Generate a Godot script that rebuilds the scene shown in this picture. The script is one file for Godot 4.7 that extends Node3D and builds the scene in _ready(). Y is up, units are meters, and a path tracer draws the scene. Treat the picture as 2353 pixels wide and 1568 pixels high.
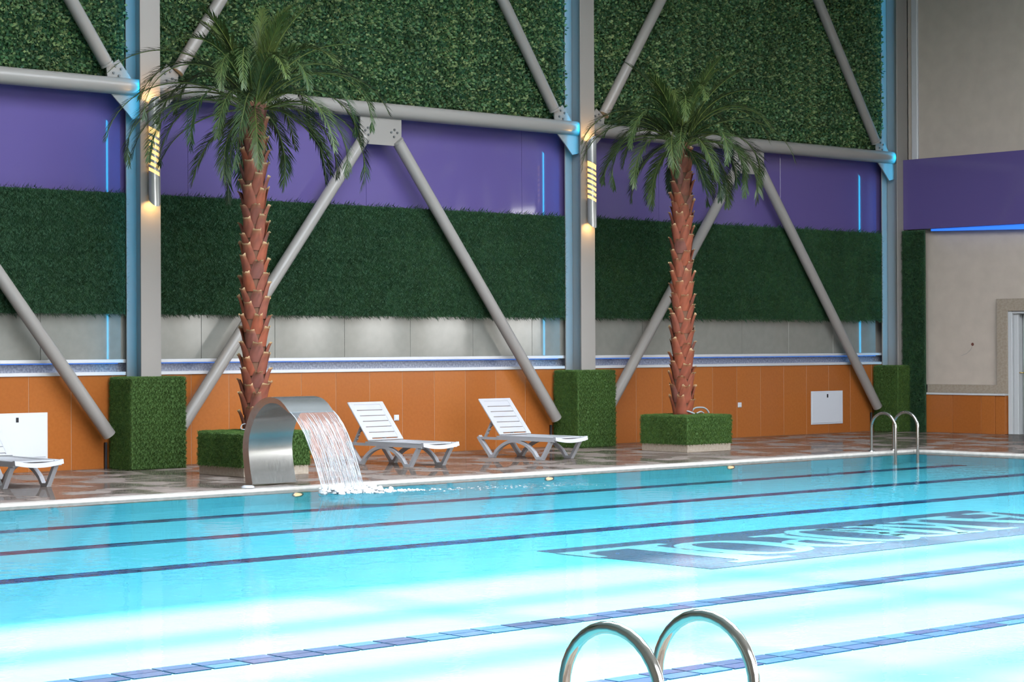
extends Node3D
# Indoor pool hall. x runs along the far wall, y up, z from the far wall towards the viewer; metres.

const COL_X := [14.28, 22.10, 29.95]     # left edges of the steel columns' front flanges
const COL_W := 0.30
const WALL_Z := -0.09                    # face of the glossy far wall
const RIGHT_X := 30.11                   # face of the lower right wall
const POOL_FAR := 4.62
const POOL_NEAR := 18.1
const POOL_RIGHT := 24.75
const POOL_LEFT := -5.0
const WATER_Y := -0.022
const BED_Y := -0.17

var rng := RandomNumberGenerator.new()
var M := {}
var taken := {}

# ---------------------------------------------------------------- naming
func numbered(called: String) -> String:
	if not taken.has(called):
		taken[called] = 0
		return called
	taken[called] += 1
	return "%s_%03d" % [called, taken[called]]

func thing(called: String, label: String, category: String, at := Vector3.ZERO, turn := 0.0, group := "") -> Node3D:
	var o := Node3D.new()
	o.name = numbered(called)
	add_child(o)
	o.position = at
	o.rotation.y = turn
	o.set_meta("label", label)
	o.set_meta("category", category)
	if group != "":
		o.set_meta("group", group)
	return o

func struct_node(called: String, label := "") -> Node3D:
	var o := Node3D.new()
	o.name = numbered(called)
	add_child(o)
	o.set_meta("kind", "structure")
	if label != "":
		o.set_meta("label", label)
	return o

func part(parent: Node, called: String, mesh: Mesh, m: Material) -> MeshInstance3D:
	var o := MeshInstance3D.new()
	o.name = called
	o.mesh = mesh
	o.material_override = m
	o.cast_shadow = GeometryInstance3D.SHADOW_CASTING_SETTING_ON
	parent.add_child(o, true)
	return o

# ---------------------------------------------------------------- mesh helpers
func new_st() -> SurfaceTool:
	var st := SurfaceTool.new()
	st.begin(Mesh.PRIMITIVE_TRIANGLES)
	return st

func done(st: SurfaceTool) -> ArrayMesh:
	st.generate_normals()
	return st.commit()

func tri(st: SurfaceTool, a: Vector3, b: Vector3, c: Vector3) -> void:
	st.add_vertex(a); st.add_vertex(b); st.add_vertex(c)

func quad(st: SurfaceTool, a: Vector3, b: Vector3, c: Vector3, d: Vector3) -> void:
	tri(st, a, b, c)
	tri(st, a, c, d)

func flat(st: SurfaceTool) -> void:
	st.set_smooth_group(-1)

func smooth(st: SurfaceTool) -> void:
	st.set_smooth_group(0)

# a box with chamfered edges, in the frame xf
func add_box(st: SurfaceTool, xf: Transform3D, size: Vector3, bevel := 0.0) -> void:
	flat(st)
	var h := size * 0.5
	var b: float = minf(bevel, minf(h.x, minf(h.y, h.z)) * 0.9)
	for axis in 3:
		var u := (axis + 1) % 3
		var v := (axis + 2) % 3
		for s in [-1.0, 1.0]:
			var p := []
			for k in [[-1, -1], [1, -1], [1, 1], [-1, 1]]:
				var q := Vector3.ZERO
				q[axis] = s * h[axis]
				q[u] = k[0] * (h[u] - b)
				q[v] = k[1] * (h[v] - b)
				p.append(xf * q)
			if s > 0:
				quad(st, p[0], p[3], p[2], p[1])
			else:
				quad(st, p[0], p[1], p[2], p[3])
		if b > 0.0:
			for s in [-1.0, 1.0]:
				for t in [-1.0, 1.0]:
					var q := []
					for e in [-1.0, 1.0]:
						var a1 := Vector3.ZERO
						a1[axis] = e * (h[axis] - b); a1[u] = s * h[u]; a1[v] = t * (h[v] - b)
						var a2 := Vector3.ZERO
						a2[axis] = e * (h[axis] - b); a2[u] = s * (h[u] - b); a2[v] = t * h[v]
						q.append([xf * a1, xf * a2])
					if s * t > 0:
						quad(st, q[0][0], q[0][1], q[1][1], q[1][0])
					else:
						quad(st, q[0][0], q[1][0], q[1][1], q[0][1])
	if b > 0.0:
		for sx in [-1.0, 1.0]:
			for sy in [-1.0, 1.0]:
				for sz in [-1.0, 1.0]:
					var a := xf * Vector3(sx * h.x, sy * (h.y - b), sz * (h.z - b))
					var c := xf * Vector3(sx * (h.x - b), sy * h.y, sz * (h.z - b))
					var d := xf * Vector3(sx * (h.x - b), sy * (h.y - b), sz * h.z)
					if sx * sy * sz > 0:
						tri(st, a, d, c)
					else:
						tri(st, a, c, d)

func box_mesh(size: Vector3, bevel := 0.0) -> ArrayMesh:
	var st := new_st()
	add_box(st, Transform3D.IDENTITY, size, bevel)
	return done(st)

# box between two corners
func span_box(st: SurfaceTool, lo: Vector3, hi: Vector3, bevel := 0.0) -> void:
	add_box(st, Transform3D(Basis.IDENTITY, (lo + hi) * 0.5), hi - lo, bevel)

func span_mesh(lo: Vector3, hi: Vector3, bevel := 0.0) -> ArrayMesh:
	var st := new_st()
	span_box(st, lo, hi, bevel)
	return done(st)

# a tube through points, radius per point or one for all
func add_tube(st: SurfaceTool, pts: Array, radii: Array, sides := 12, caps := true) -> void:
	smooth(st)
	var n := pts.size()
	var rings := []
	var up := Vector3.UP
	var side := Vector3.ZERO
	for i in n:
		var d: Vector3 = (pts[mini(i + 1, n - 1)] - pts[maxi(i - 1, 0)]).normalized()
		if i == 0:
			if absf(d.dot(up)) > 0.95:
				up = Vector3.RIGHT
			side = d.cross(up).normalized()
		else:
			side = (side - d * side.dot(d)).normalized()
		var other := d.cross(side).normalized()
		var r: float = radii[mini(i, radii.size() - 1)]
		var ring := []
		for k in sides:
			var a := TAU * k / sides
			ring.append(pts[i] + (side * cos(a) + other * sin(a)) * r)
		rings.append(ring)
	for i in n - 1:
		for k in sides:
			var k2 := (k + 1) % sides
			quad(st, rings[i][k], rings[i][k2], rings[i + 1][k2], rings[i + 1][k])
	if caps:
		flat(st)
		for k in sides:
			var k2 := (k + 1) % sides
			tri(st, pts[0], rings[0][k2], rings[0][k])
			tri(st, pts[n - 1], rings[n - 1][k], rings[n - 1][k2])

func tube_mesh(pts: Array, radii: Array, sides := 12) -> ArrayMesh:
	var st := new_st()
	add_tube(st, pts, radii, sides)
	return done(st)

# a flat bar (w across, t thick) swept along points; "across" is the constant width direction
func add_bar(st: SurfaceTool, pts: Array, across: Vector3, w: float, t: float) -> void:
	flat(st)
	var n := pts.size()
	var secs := []
	for i in n:
		var d: Vector3 = (pts[mini(i + 1, n - 1)] - pts[maxi(i - 1, 0)]).normalized()
		var nor := d.cross(across).normalized()
		var c: Vector3 = pts[i]
		secs.append([c + across * w * 0.5 + nor * t * 0.5, c - across * w * 0.5 + nor * t * 0.5, c - across * w * 0.5 - nor * t * 0.5, c + across * w * 0.5 - nor * t * 0.5])
	for i in n - 1:
		for k in 4:
			var k2 := (k + 1) % 4
			quad(st, secs[i][k], secs[i + 1][k], secs[i + 1][k2], secs[i][k2])
	quad(st, secs[0][0], secs[0][1], secs[0][2], secs[0][3])
	quad(st, secs[n - 1][3], secs[n - 1][2], secs[n - 1][1], secs[n - 1][0])

# a polygon (x, y) given thickness t along z, centred on z = 0, in the frame xf
func add_prism(st: SurfaceTool, poly: PackedVector2Array, t: float, xf := Transform3D.IDENTITY) -> void:
	flat(st)
	var idx := Geometry2D.triangulate_polygon(poly)
	for i in range(0, idx.size(), 3):
		var a := poly[idx[i]]
		var b := poly[idx[i + 1]]
		var c := poly[idx[i + 2]]
		if (b - a).cross(c - a) > 0:
			var q := b; b = c; c = q
		tri(st, xf * Vector3(a.x, a.y, t / 2), xf * Vector3(b.x, b.y, t / 2), xf * Vector3(c.x, c.y, t / 2))
		tri(st, xf * Vector3(a.x, a.y, -t / 2), xf * Vector3(c.x, c.y, -t / 2), xf * Vector3(b.x, b.y, -t / 2))
	var n := poly.size()
	for i in n:
		var a := poly[i]
		var b := poly[(i + 1) % n]
		quad(st, xf * Vector3(a.x, a.y, t / 2), xf * Vector3(a.x, a.y, -t / 2), xf * Vector3(b.x, b.y, -t / 2), xf * Vector3(b.x, b.y, t / 2))

# a closed profile in (z, y) extruded from x0 to x1
func add_extrusion_x(st: SurfaceTool, outer: Array, inner: Array, x0: float, x1: float) -> void:
	smooth(st)
	var n := outer.size()
	for i in n - 1:
		var a: Vector2 = outer[i]; var b: Vector2 = outer[i + 1]
		quad(st, Vector3(x0, a.y, a.x), Vector3(x0, b.y, b.x), Vector3(x1, b.y, b.x), Vector3(x1, a.y, a.x))
	st.set_smooth_group(1)
	for i in n - 1:
		var a: Vector2 = inner[i]; var b: Vector2 = inner[i + 1]
		quad(st, Vector3(x0, a.y, a.x), Vector3(x1, a.y, a.x), Vector3(x1, b.y, b.x), Vector3(x0, b.y, b.x))
	flat(st)
	for i in n - 1:
		for x in [x0, x1]:
			quad(st, Vector3(x, outer[i].y, outer[i].x), Vector3(x, inner[i].y, inner[i].x), Vector3(x, inner[i + 1].y, inner[i + 1].x), Vector3(x, outer[i + 1].y, outer[i + 1].x))
	for i in [0, n - 1]:
		quad(st, Vector3(x0, outer[i].y, outer[i].x), Vector3(x1, outer[i].y, outer[i].x), Vector3(x1, inner[i].y, inner[i].x), Vector3(x0, inner[i].y, inner[i].x))

func multimesh(parent: Node, called: String, mesh: Mesh, m: Material, xfs: Array, colors: Array) -> MultiMeshInstance3D:
	var mm := MultiMesh.new()
	mm.transform_format = MultiMesh.TRANSFORM_3D
	mm.use_colors = true
	mm.mesh = mesh
	mm.instance_count = xfs.size()
	for i in xfs.size():
		mm.set_instance_transform(i, xfs[i])
		mm.set_instance_color(i, colors[i])
	var o := MultiMeshInstance3D.new()
	o.name = called
	o.multimesh = mm
	o.material_override = m
	o.set_meta("kind", "stuff")
	parent.add_child(o, true)
	return o

# ---------------------------------------------------------------- materials
func mat(c: Color, rough := 0.5, metal := 0.0, spec := 0.5) -> StandardMaterial3D:
	var m := StandardMaterial3D.new()
	m.albedo_color = c
	m.roughness = rough
	m.metallic = metal
	m.metallic_specular = spec
	return m

func rgb8(r: float, g: float, b: float) -> Color:
	return Color(r / 255.0, g / 255.0, b / 255.0)

func noise_tex(freq: float, seed_: int, low: Color, high: Color, size := 512, octaves := 4, as_normal := false, bump := 4.0) -> NoiseTexture2D:
	var n := FastNoiseLite.new()
	n.seed = seed_
	n.noise_type = FastNoiseLite.TYPE_SIMPLEX_SMOOTH
	n.frequency = freq
	n.fractal_octaves = octaves
	var t := NoiseTexture2D.new()
	t.width = size
	t.height = size
	t.seamless = true
	t.noise = n
	if as_normal:
		t.as_normal_map = true
		t.bump_strength = bump
	else:
		var g := Gradient.new()
		g.set_color(0, low)
		g.set_color(1, high)
		t.color_ramp = g
	return t

func triplanar(m: StandardMaterial3D, scale: Vector3) -> void:
	m.uv1_triplanar = true
	m.uv1_world_triplanar = true
	m.uv1_scale = scale

func glow(c: Color, energy: float) -> StandardMaterial3D:
	var m := mat(c, 0.4)
	m.emission_enabled = true
	m.emission = c
	m.emission_energy_multiplier = energy
	return m

# small square tiles with pale joints
func tile_image(px: int, tones: Array, joint: Color, n: int) -> ImageTexture:
	var im := Image.create(n * px, n * px, false, Image.FORMAT_RGB8)
	im.fill(joint)
	var r := RandomNumberGenerator.new()
	r.seed = 77
	for i in n:
		for j in n:
			var c: Color = tones[r.randi() % tones.size()]
			im.fill_rect(Rect2i(i * px + 1, j * px + 1, px - 2, px - 2), c)
	return ImageTexture.create_from_image(im)

func make_materials() -> void:
	M.steel = mat(rgb8(148, 143, 138), 0.38)
	M.steel.roughness_texture = noise_tex(0.02, 3, Color(0.7, 0.7, 0.7), Color(1, 1, 1), 256)
	triplanar(M.steel, Vector3(0.8, 0.8, 0.8))
	M.bolt = mat(rgb8(120, 122, 124), 0.35, 0.6)
	M.purple = mat(rgb8(91, 79, 130), 0.06, 0.0, 0.45)
	M.grey_wall = mat(rgb8(138, 137, 130), 0.08, 0.0, 0.45)
	M.grey_wall.albedo_texture = noise_tex(0.03, 5, Color(0.95, 0.95, 0.95), Color(1, 1, 1), 256)
	triplanar(M.grey_wall, Vector3(0.7, 0.7, 0.7))
	M.orange = []
	for k in 3:
		var o := mat([rgb8(164, 96, 46), rgb8(160, 93, 44), rgb8(167, 99, 48)][k], 0.16, 0.0, 0.34)
		o.albedo_texture = noise_tex(0.05, 11, Color(0.95, 0.945, 0.94), Color(1, 1, 1), 256)
		triplanar(o, Vector3(1.3, 1.3, 1.3))
		M.orange.append(o)
	M.grout = mat(rgb8(176, 140, 112), 0.7)
	M.white_trim = mat(rgb8(214, 214, 216), 0.35)
	M.channel = mat(rgb8(186, 190, 200), 0.3)
	M.channel.albedo_texture = noise_tex(0.04, 21, Color(0.62, 0.64, 0.68), Color(1, 1, 1), 256)
	triplanar(M.channel, Vector3(2.4, 2.4, 2.4))
	M.cream = mat(rgb8(204, 190, 176), 0.85)
	M.cream.albedo_texture = noise_tex(0.02, 8, Color(0.95, 0.95, 0.95), Color(1, 1, 1), 256)
	triplanar(M.cream, Vector3(0.5, 0.5, 0.5))
	M.plain_wall = mat(rgb8(208, 200, 188), 0.9)
	M.ceiling = mat(rgb8(236, 235, 232), 0.9)
	M.stone = mat(rgb8(172, 160, 146), 0.45)
	M.stone.albedo_texture = noise_tex(0.035, 31, Color(0.88, 0.86, 0.83), Color(1, 1, 1), 256, 5)
	triplanar(M.stone, Vector3(2, 2, 2))
	M.door_white = mat(rgb8(205, 207, 208), 0.4)
	M.gap_shade = mat(rgb8(22, 24, 30), 0.6)  # near-black colour standing for shade in the door gap and grooves
	M.brass = mat(rgb8(200, 175, 110), 0.25, 0.9)
	M.plastic = mat(rgb8(220, 221, 226), 0.34)
	M.plastic.backlight_enabled = true
	M.plastic.backlight = Color(0.8, 0.8, 0.8)
	M.panel_white = mat(rgb8(226, 229, 236), 0.3)
	M.black = mat(rgb8(20, 20, 26), 0.5)
	# wet deck: dark polished stone with patches of standing water
	M.deck = []
	for k in 3:
		var d := mat([rgb8(158, 144, 136), rgb8(154, 140, 132), rgb8(162, 148, 139)][k], 1.0, 0.0, 0.62)
		d.albedo_texture = noise_tex(0.03, 41, Color(0.78, 0.77, 0.76), Color(1, 1, 1), 512, 5)
		var rt := noise_tex(0.006, 43, Color(0.03, 0.03, 0.03), Color(0.55, 0.55, 0.55), 512, 4)
		rt.color_ramp.set_offset(0, 0.42)
		rt.color_ramp.set_offset(1, 0.72)
		d.roughness_texture = rt
		d.normal_enabled = true
		d.normal_texture = noise_tex(0.012, 47, Color.BLACK, Color.WHITE, 512, 3, true, 3.0)
		d.normal_scale = 0.009
		triplanar(d, Vector3(0.33, 0.33, 0.33))
		M.deck.append(d)
	M.deck_joint = mat(rgb8(150, 146, 142), 0.6)
	M.coping = mat(rgb8(226, 220, 212), 0.3)
	M.coping.albedo_texture = noise_tex(0.03, 51, Color(0.9, 0.89, 0.88), Color(1, 1, 1), 256)
	triplanar(M.coping, Vector3(1, 1, 1))
	# pool lining
	M.pool = mat(rgb8(86, 222, 246), 0.5)
	M.pool.albedo_texture = tile_image(16, [Color(1, 1, 1), Color(0.985, 0.99, 0.99), Color(0.97, 0.985, 0.99)], Color(0.95, 0.97, 0.97), 16)
	triplanar(M.pool, Vector3(0.5, 0.5, 0.5))
	M.lane = []
	for c in [rgb8(10, 62, 118), rgb8(14, 80, 134), rgb8(24, 100, 152), rgb8(12, 54, 114), rgb8(36, 120, 166)]:
		var l := mat(c, 0.35)
		l.albedo_texture = noise_tex(0.05, 61, Color(0.72, 0.76, 0.85), Color(1, 1, 1), 256, 4)
		triplanar(l, Vector3(3, 3, 3))
		M.lane.append(l)
	M.mosaic = mat(Color.WHITE, 0.4)
	M.mosaic.albedo_texture = tile_image(16, [rgb8(22, 48, 96), rgb8(30, 62, 114), rgb8(40, 58, 104), rgb8(32, 76, 122), rgb8(52, 58, 100), rgb8(20, 42, 88)], rgb8(110, 184, 206), 24)
	triplanar(M.mosaic, Vector3(0.83, 0.83, 0.83))
	M.mosaic_light = mat(rgb8(124, 222, 238), 0.4)
	# water: a clear rippled sheet
	var w := mat(Color(0.75, 0.93, 1.0, 0.02), 0.015, 0.0, 0.5)
	w.transparency = BaseMaterial3D.TRANSPARENCY_ALPHA
	w.normal_enabled = true
	w.normal_texture = noise_tex(0.012, 71, Color.BLACK, Color.WHITE, 1024, 4, true, 2.0)
	w.normal_scale = 0.14
	triplanar(w, Vector3(0.22, 0.22, 0.30))
	M.water = w
	var s := mat(Color(0.80, 0.83, 0.86, 0.14), 0.08)
	s.transparency = BaseMaterial3D.TRANSPARENCY_ALPHA
	M.sheet = s
	var s2 := mat(Color(0.85, 0.88, 0.91, 0.50), 0.2)
	s2.transparency = BaseMaterial3D.TRANSPARENCY_ALPHA
	M.strand = s2
	M.foam = mat(rgb8(238, 246, 250), 0.7)
	M.chrome = mat(rgb8(236, 232, 226), 0.12, 0.95)
	M.brushed = mat(rgb8(214, 214, 212), 0.26, 0.88)
	M.brushed.roughness_texture = noise_tex(0.06, 81, Color(0.6, 0.6, 0.6), Color(1, 1, 1), 256, 3)
	triplanar(M.brushed, Vector3(3, 0.6, 0.6))
	M.sconce = mat(rgb8(205, 204, 200), 0.3, 0.45)
	M.warm_glow = glow(Color(1.0, 0.80, 0.50), 26.0)
	M.cyan_glow = glow(Color(0.06, 0.80, 1.0), 200.0)
	M.blue_glow = glow(Color(0.22, 0.50, 1.0), 13.0)
	M.pool_glow = glow(Color(1.0, 0.88, 0.70), 30.0)
	# plants
	M.leaf = mat(Color.WHITE, 0.55, 0.0, 0.4)
	M.leaf.vertex_color_use_as_albedo = true
	M.hedge_board = mat(rgb8(40, 70, 46), 0.95)
	M.turf_board = mat(rgb8(66, 94, 44), 0.95)
	M.frond = mat(Color.WHITE, 0.5, 0.0, 0.4)
	M.frond.vertex_color_use_as_albedo = true
	M.bark = mat(rgb8(104, 70, 52), 0.9)
	M.scale = mat(Color.WHITE, 0.62, 0.0, 0.4)
	M.scale.vertex_color_use_as_albedo = true
	M.cable = mat(rgb8(150, 155, 158), 0.5)

# ---------------------------------------------------------------- camera, sky, sun
func make_view() -> void:
	var cam := Camera3D.new()
	cam.name = "camera"
	add_child(cam)
	cam.fov = 18.658
	cam.near = 0.1
	cam.far = 200.0
	cam.basis = Basis(Vector3.UP, deg_to_rad(-42.105)) * Basis(Vector3.RIGHT, deg_to_rad(0.146)) * Basis(Vector3.BACK, deg_to_rad(-0.249))
	cam.position = Vector3(0, 1.55, 23.24)
	cam.current = true
	var env := Environment.new()
	env.background_mode = Environment.BG_SKY
	var sky := Sky.new()
	var sm := ProceduralSkyMaterial.new()
	sm.sky_top_color = Color(0.93, 0.96, 1.0)
	sm.sky_horizon_color = Color(1.0, 0.99, 0.97)
	sm.ground_bottom_color = Color(0.55, 0.55, 0.53)
	sm.ground_horizon_color = Color(0.75, 0.76, 0.76)
	sm.sky_energy_multiplier = 10.0
	sm.ground_energy_multiplier = 3.0
	sky.sky_material = sm
	env.sky = sky
	env.tonemap_mode = Environment.TONE_MAPPER_LINEAR
	env.tonemap_exposure = 0.055
	env.sdfgi_enabled = true
	env.ssao_enabled = true
	env.ssil_enabled = true
	var we := WorldEnvironment.new()
	we.name = "world_environment"
	we.environment = env
	add_child(we)
	var sun := DirectionalLight3D.new()
	sun.name = "sun"
	add_child(sun)
	var towards := Vector3(-0.75, -tan(deg_to_rad(60.0)), 1.0).normalized()
	sun.look_at_from_position(Vector3.ZERO, towards, Vector3.UP)
	sun.light_energy = 135.0
	sun.light_color = Color(1.0, 0.97, 0.92)
	sun.light_angular_distance = 2.5
	sun.shadow_enabled = true

# ---------------------------------------------------------------- the hall
func make_shell() -> void:
	# far wall: backing, then glossy panels in courses
	var wall := struct_node("wall_back", "long far wall in courses of orange tile, grey tile and purple glass")
	part(wall, "wall_core", span_mesh(Vector3(-6, -0.4, -0.75), Vector3(30.9, 9.5, -0.30)), M.plain_wall)
	var tile_orange := box_mesh(Vector3(0.594, 1.195, 0.25), 0.003)
	var x := 2.10
	var k := 0
	while x < 29.9:
		var t := part(wall, "orange_tile", tile_orange, M.orange[(k * 7 + k / 3) % 3])
		t.position = Vector3(x + 0.30, 0.6, -0.155)
		x += 0.6
		k += 1
	part(wall, "tile_backing", span_mesh(Vector3(-6, 0, -0.30), Vector3(30.4, 1.2, -0.034)), M.grout)
	part(wall, "lower_ledge", span_mesh(Vector3(-6, 1.198, -0.30), Vector3(30.2, 1.243, -0.008), 0.004), M.white_trim)
	part(wall, "channel_panel", span_mesh(Vector3(-6, 1.243, -0.30), Vector3(30.2, 1.36, -0.17)), M.channel)
	part(wall, "upper_ledge", span_mesh(Vector3(-6, 1.358, -0.30), Vector3(30.2, 1.404, -0.045), 0.004), M.white_trim)
	var grey := box_mesh(Vector3(1.196, 0.80, 0.2), 0.003)
	x = 2.30
	while x < 29.8:
		var g := part(wall, "grey_panel", grey, M.grey_wall)
		g.position = Vector3(x + 0.6, 1.804, WALL_Z - 0.1)
		x += 1.2
	var glass := box_mesh(Vector3(2.996, 1.56, 0.2), 0.003)
	x = 0.30
	while x < 29.0:
		var p := part(wall, "purple_glass_panel", glass, M.purple)
		p.position = Vector3(x + 1.5, 4.22, WALL_Z - 0.1)
		x += 3.0
	part(wall, "hedge_batten", span_mesh(Vector3(-6, 1.99, -0.30), Vector3(30.2, 3.55, -0.030)), M.hedge_board)
	part(wall, "hedge_batten", span_mesh(Vector3(-6, 4.98, -0.30), Vector3(30.2, 9.5, -0.030)), M.hedge_board)
	# right wall
	var rw := struct_node("wall_right", "cream plastered end wall with purple glass band and stone door surround")
	var st := new_st()
	span_box(st, Vector3(30.45, -0.4, -0.75), Vector3(31.0, 9.5, 2.52))
	span_box(st, Vector3(30.45, 2.12, 2.52), Vector3(31.0, 9.5, 3.55))
	span_box(st, Vector3(30.45, -0.4, 3.55), Vector3(31.0, 9.5, 9.0))
	span_box(st, Vector3(30.45, -0.4, 9.0), Vector3(31.0, 1.4, 27.4))
	span_box(st, Vector3(30.45, 4.6, 9.0), Vector3(31.0, 9.5, 27.4))
	for i in 8:
		var z0 := 9.0 + i * 2.55
		span_box(st, Vector3(30.45, 1.4, z0 - 0.3), Vector3(31.0, 4.6, z0 + 0.3))
	part(rw, "wall_core", done(st), M.plain_wall)
	part(rw, "upper_plaster", span_mesh(Vector3(30.28, 4.6, 0.37), Vector3(30.46, 9.5, 9.0)), M.cream)
	st = new_st()
	span_box(st, Vector3(30.29, 0.84, 0.40), Vector3(30.46, 3.62, 2.32))
	span_box(st, Vector3(30.29, 2.33, 2.32), Vector3(30.46, 3.62, 3.78))
	span_box(st, Vector3(30.29, 0.0, 3.78), Vector3(30.46, 3.62, 9.0))
	part(rw, "lower_plaster", done(st), M.cream)
	for i in 3:
		var q := part(rw, "purple_glass_panel", span_mesh(Vector3(RIGHT_X, 3.60, 0.375 + i * 2.8), Vector3(30.46, 4.85, 0.372 + (i + 1) * 2.8), 0.003), M.purple)
		q.position = Vector3.ZERO
	part(rw, "corner_trim", span_mesh(Vector3(30.235, 4.85, 0.47), Vector3(30.32, 9.5, 0.60), 0.01), M.white_trim)
	var zs := [0.82, 1.42, 2.02, 2.30]
	for i in 3:
		part(rw, "orange_tile", span_mesh(Vector3(RIGHT_X, 0.0, zs[i] + 0.003), Vector3(30.30, 0.665, zs[i + 1] - 0.003), 0.003), M.orange[i])
	part(rw, "orange_tile", span_mesh(Vector3(RIGHT_X + 0.012, 0.0, 2.303), Vector3(30.30, 0.665, 2.50), 0.003), M.orange[2])
	part(rw, "ledge", span_mesh(Vector3(RIGHT_X - 0.02, 0.665, 0.76), Vector3(30.30, 0.70, 2.51), 0.004), M.white_trim)
	part(rw, "stone_band", span_mesh(Vector3(30.17, 0.70, 0.84), Vector3(30.30, 0.845, 2.30), 0.004), M.stone)
	part(rw, "stone_surround", span_mesh(Vector3(30.17, 0.70, 2.30), Vector3(30.40, 2.33, 2.52), 0.004), M.stone)
	part(rw, "stone_surround", span_mesh(Vector3(30.17, 2.115, 2.52), Vector3(30.40, 2.33, 3.80), 0.004), M.stone)
	part(rw, "stone_surround", span_mesh(Vector3(30.17, 0.0, 3.58), Vector3(30.40, 2.115, 3.80), 0.004), M.stone)
	# the door
	var door := struct_node("door_1", "pale grey panelled door with brass handle, slightly ajar")
	var dst := new_st()
	span_box(dst, Vector3(30.19, 0, 2.515), Vector3(30.42, 2.115, 2.60), 0.006)
	span_box(dst, Vector3(30.24, 0, 2.60), Vector3(30.46, 2.08, 2.69), 0.006)
	part(door, "door_frame", done(dst), M.door_white)
	part(door, "door_frame", span_mesh(Vector3(30.20, 2.07, 2.60), Vector3(30.42, 2.115, 3.58), 0.006), M.door_white)
	part(door, "door_gap_shade", span_mesh(Vector3(30.42, 0, 2.69), Vector3(30.60, 2.07, 3.58)), M.gap_shade)  # dark slab painted as the shade inside the door opening
	var leaf := part(door, "door_leaf", span_mesh(Vector3(30.34, 0.012, 2.725), Vector3(30.385, 2.06, 3.57), 0.004), M.door_white)
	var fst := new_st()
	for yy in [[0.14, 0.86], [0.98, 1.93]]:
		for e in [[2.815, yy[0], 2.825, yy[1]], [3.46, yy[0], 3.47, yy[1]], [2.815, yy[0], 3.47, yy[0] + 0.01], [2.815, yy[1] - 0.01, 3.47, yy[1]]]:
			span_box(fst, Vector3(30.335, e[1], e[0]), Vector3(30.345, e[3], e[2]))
	part(leaf, "painted_groove_shade", done(fst), M.gap_shade)  # dark strips on the leaf, painted as the shade of grooves
	var hst := new_st()
	span_box(hst, Vector3(30.325, 0.92, 2.745), Vector3(30.34, 1.14, 2.775), 0.004)
	add_tube(hst, [Vector3(30.33, 1.06, 2.76), Vector3(30.28, 1.06, 2.76), Vector3(30.275, 1.06, 2.68)], [0.010], 8)
	part(leaf, "door_handle", done(hst), M.brass)
	# ceiling, left and front walls (behind the viewer), all unseen; their openings are added for the light
	var ce := struct_node("ceiling")
	st = new_st()
	span_box(st, Vector3(-6.4, 9.5, -0.75), Vector3(31.0, 9.9, 5.9))
	span_box(st, Vector3(-6.4, 9.5, 20.0), Vector3(31.0, 9.9, 27.6))
	span_box(st, Vector3(-6.4, 9.5, 5.9), Vector3(8.0, 9.9, 20.0))
	span_box(st, Vector3(22.0, 9.5, 5.9), Vector3(31.0, 9.9, 20.0))
	part(ce, "ceiling_slab", done(st), M.ceiling)
	var roof := struct_node("added_rooflight_1")  # unseen roof opening added to light the pool; its bars streak the sun patch
	st = new_st()
	for z in [7.2, 9.0, 11.0, 13.0, 15.0, 17.5]:
		span_box(st, Vector3(8.0, 9.55, z - 0.09), Vector3(22.0, 9.75, z + 0.09))
	for i in 3:
		span_box(st, Vector3(13.0 + i * 3.0 - 0.05, 9.56, 5.9), Vector3(13.0 + i * 3.0 + 0.05, 9.69, 20.0))
	part(roof, "added_roof_bars", done(st), M.door_white)
	var lw := struct_node("wall_left")
	part(lw, "wall_core", span_mesh(Vector3(-6.4, -0.4, -0.75), Vector3(-6.0, 9.5, 27.6)), M.plain_wall)
	var fw := struct_node("wall_front")
	st = new_st()
	span_box(st, Vector3(-6, -0.4, 27.2), Vector3(31.0, 1.0, 27.6))
	span_box(st, Vector3(-6, 9.0, 27.2), Vector3(31.0, 9.5, 27.6))
	span_box(st, Vector3(-6, 1.0, 27.2), Vector3(2.0, 9.0, 27.6))
	for i in 5:  # piers between openings added and sized for frontal light
		span_box(st, Vector3(2.0 + i * 2.9, 1.0, 27.2), Vector3(2.6 + i * 2.9, 9.0, 27.6))
	span_box(st, Vector3(16.0, 1.0, 27.2), Vector3(31.0, 9.0, 27.6))
	part(fw, "wall_core", done(st), M.plain_wall)

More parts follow.
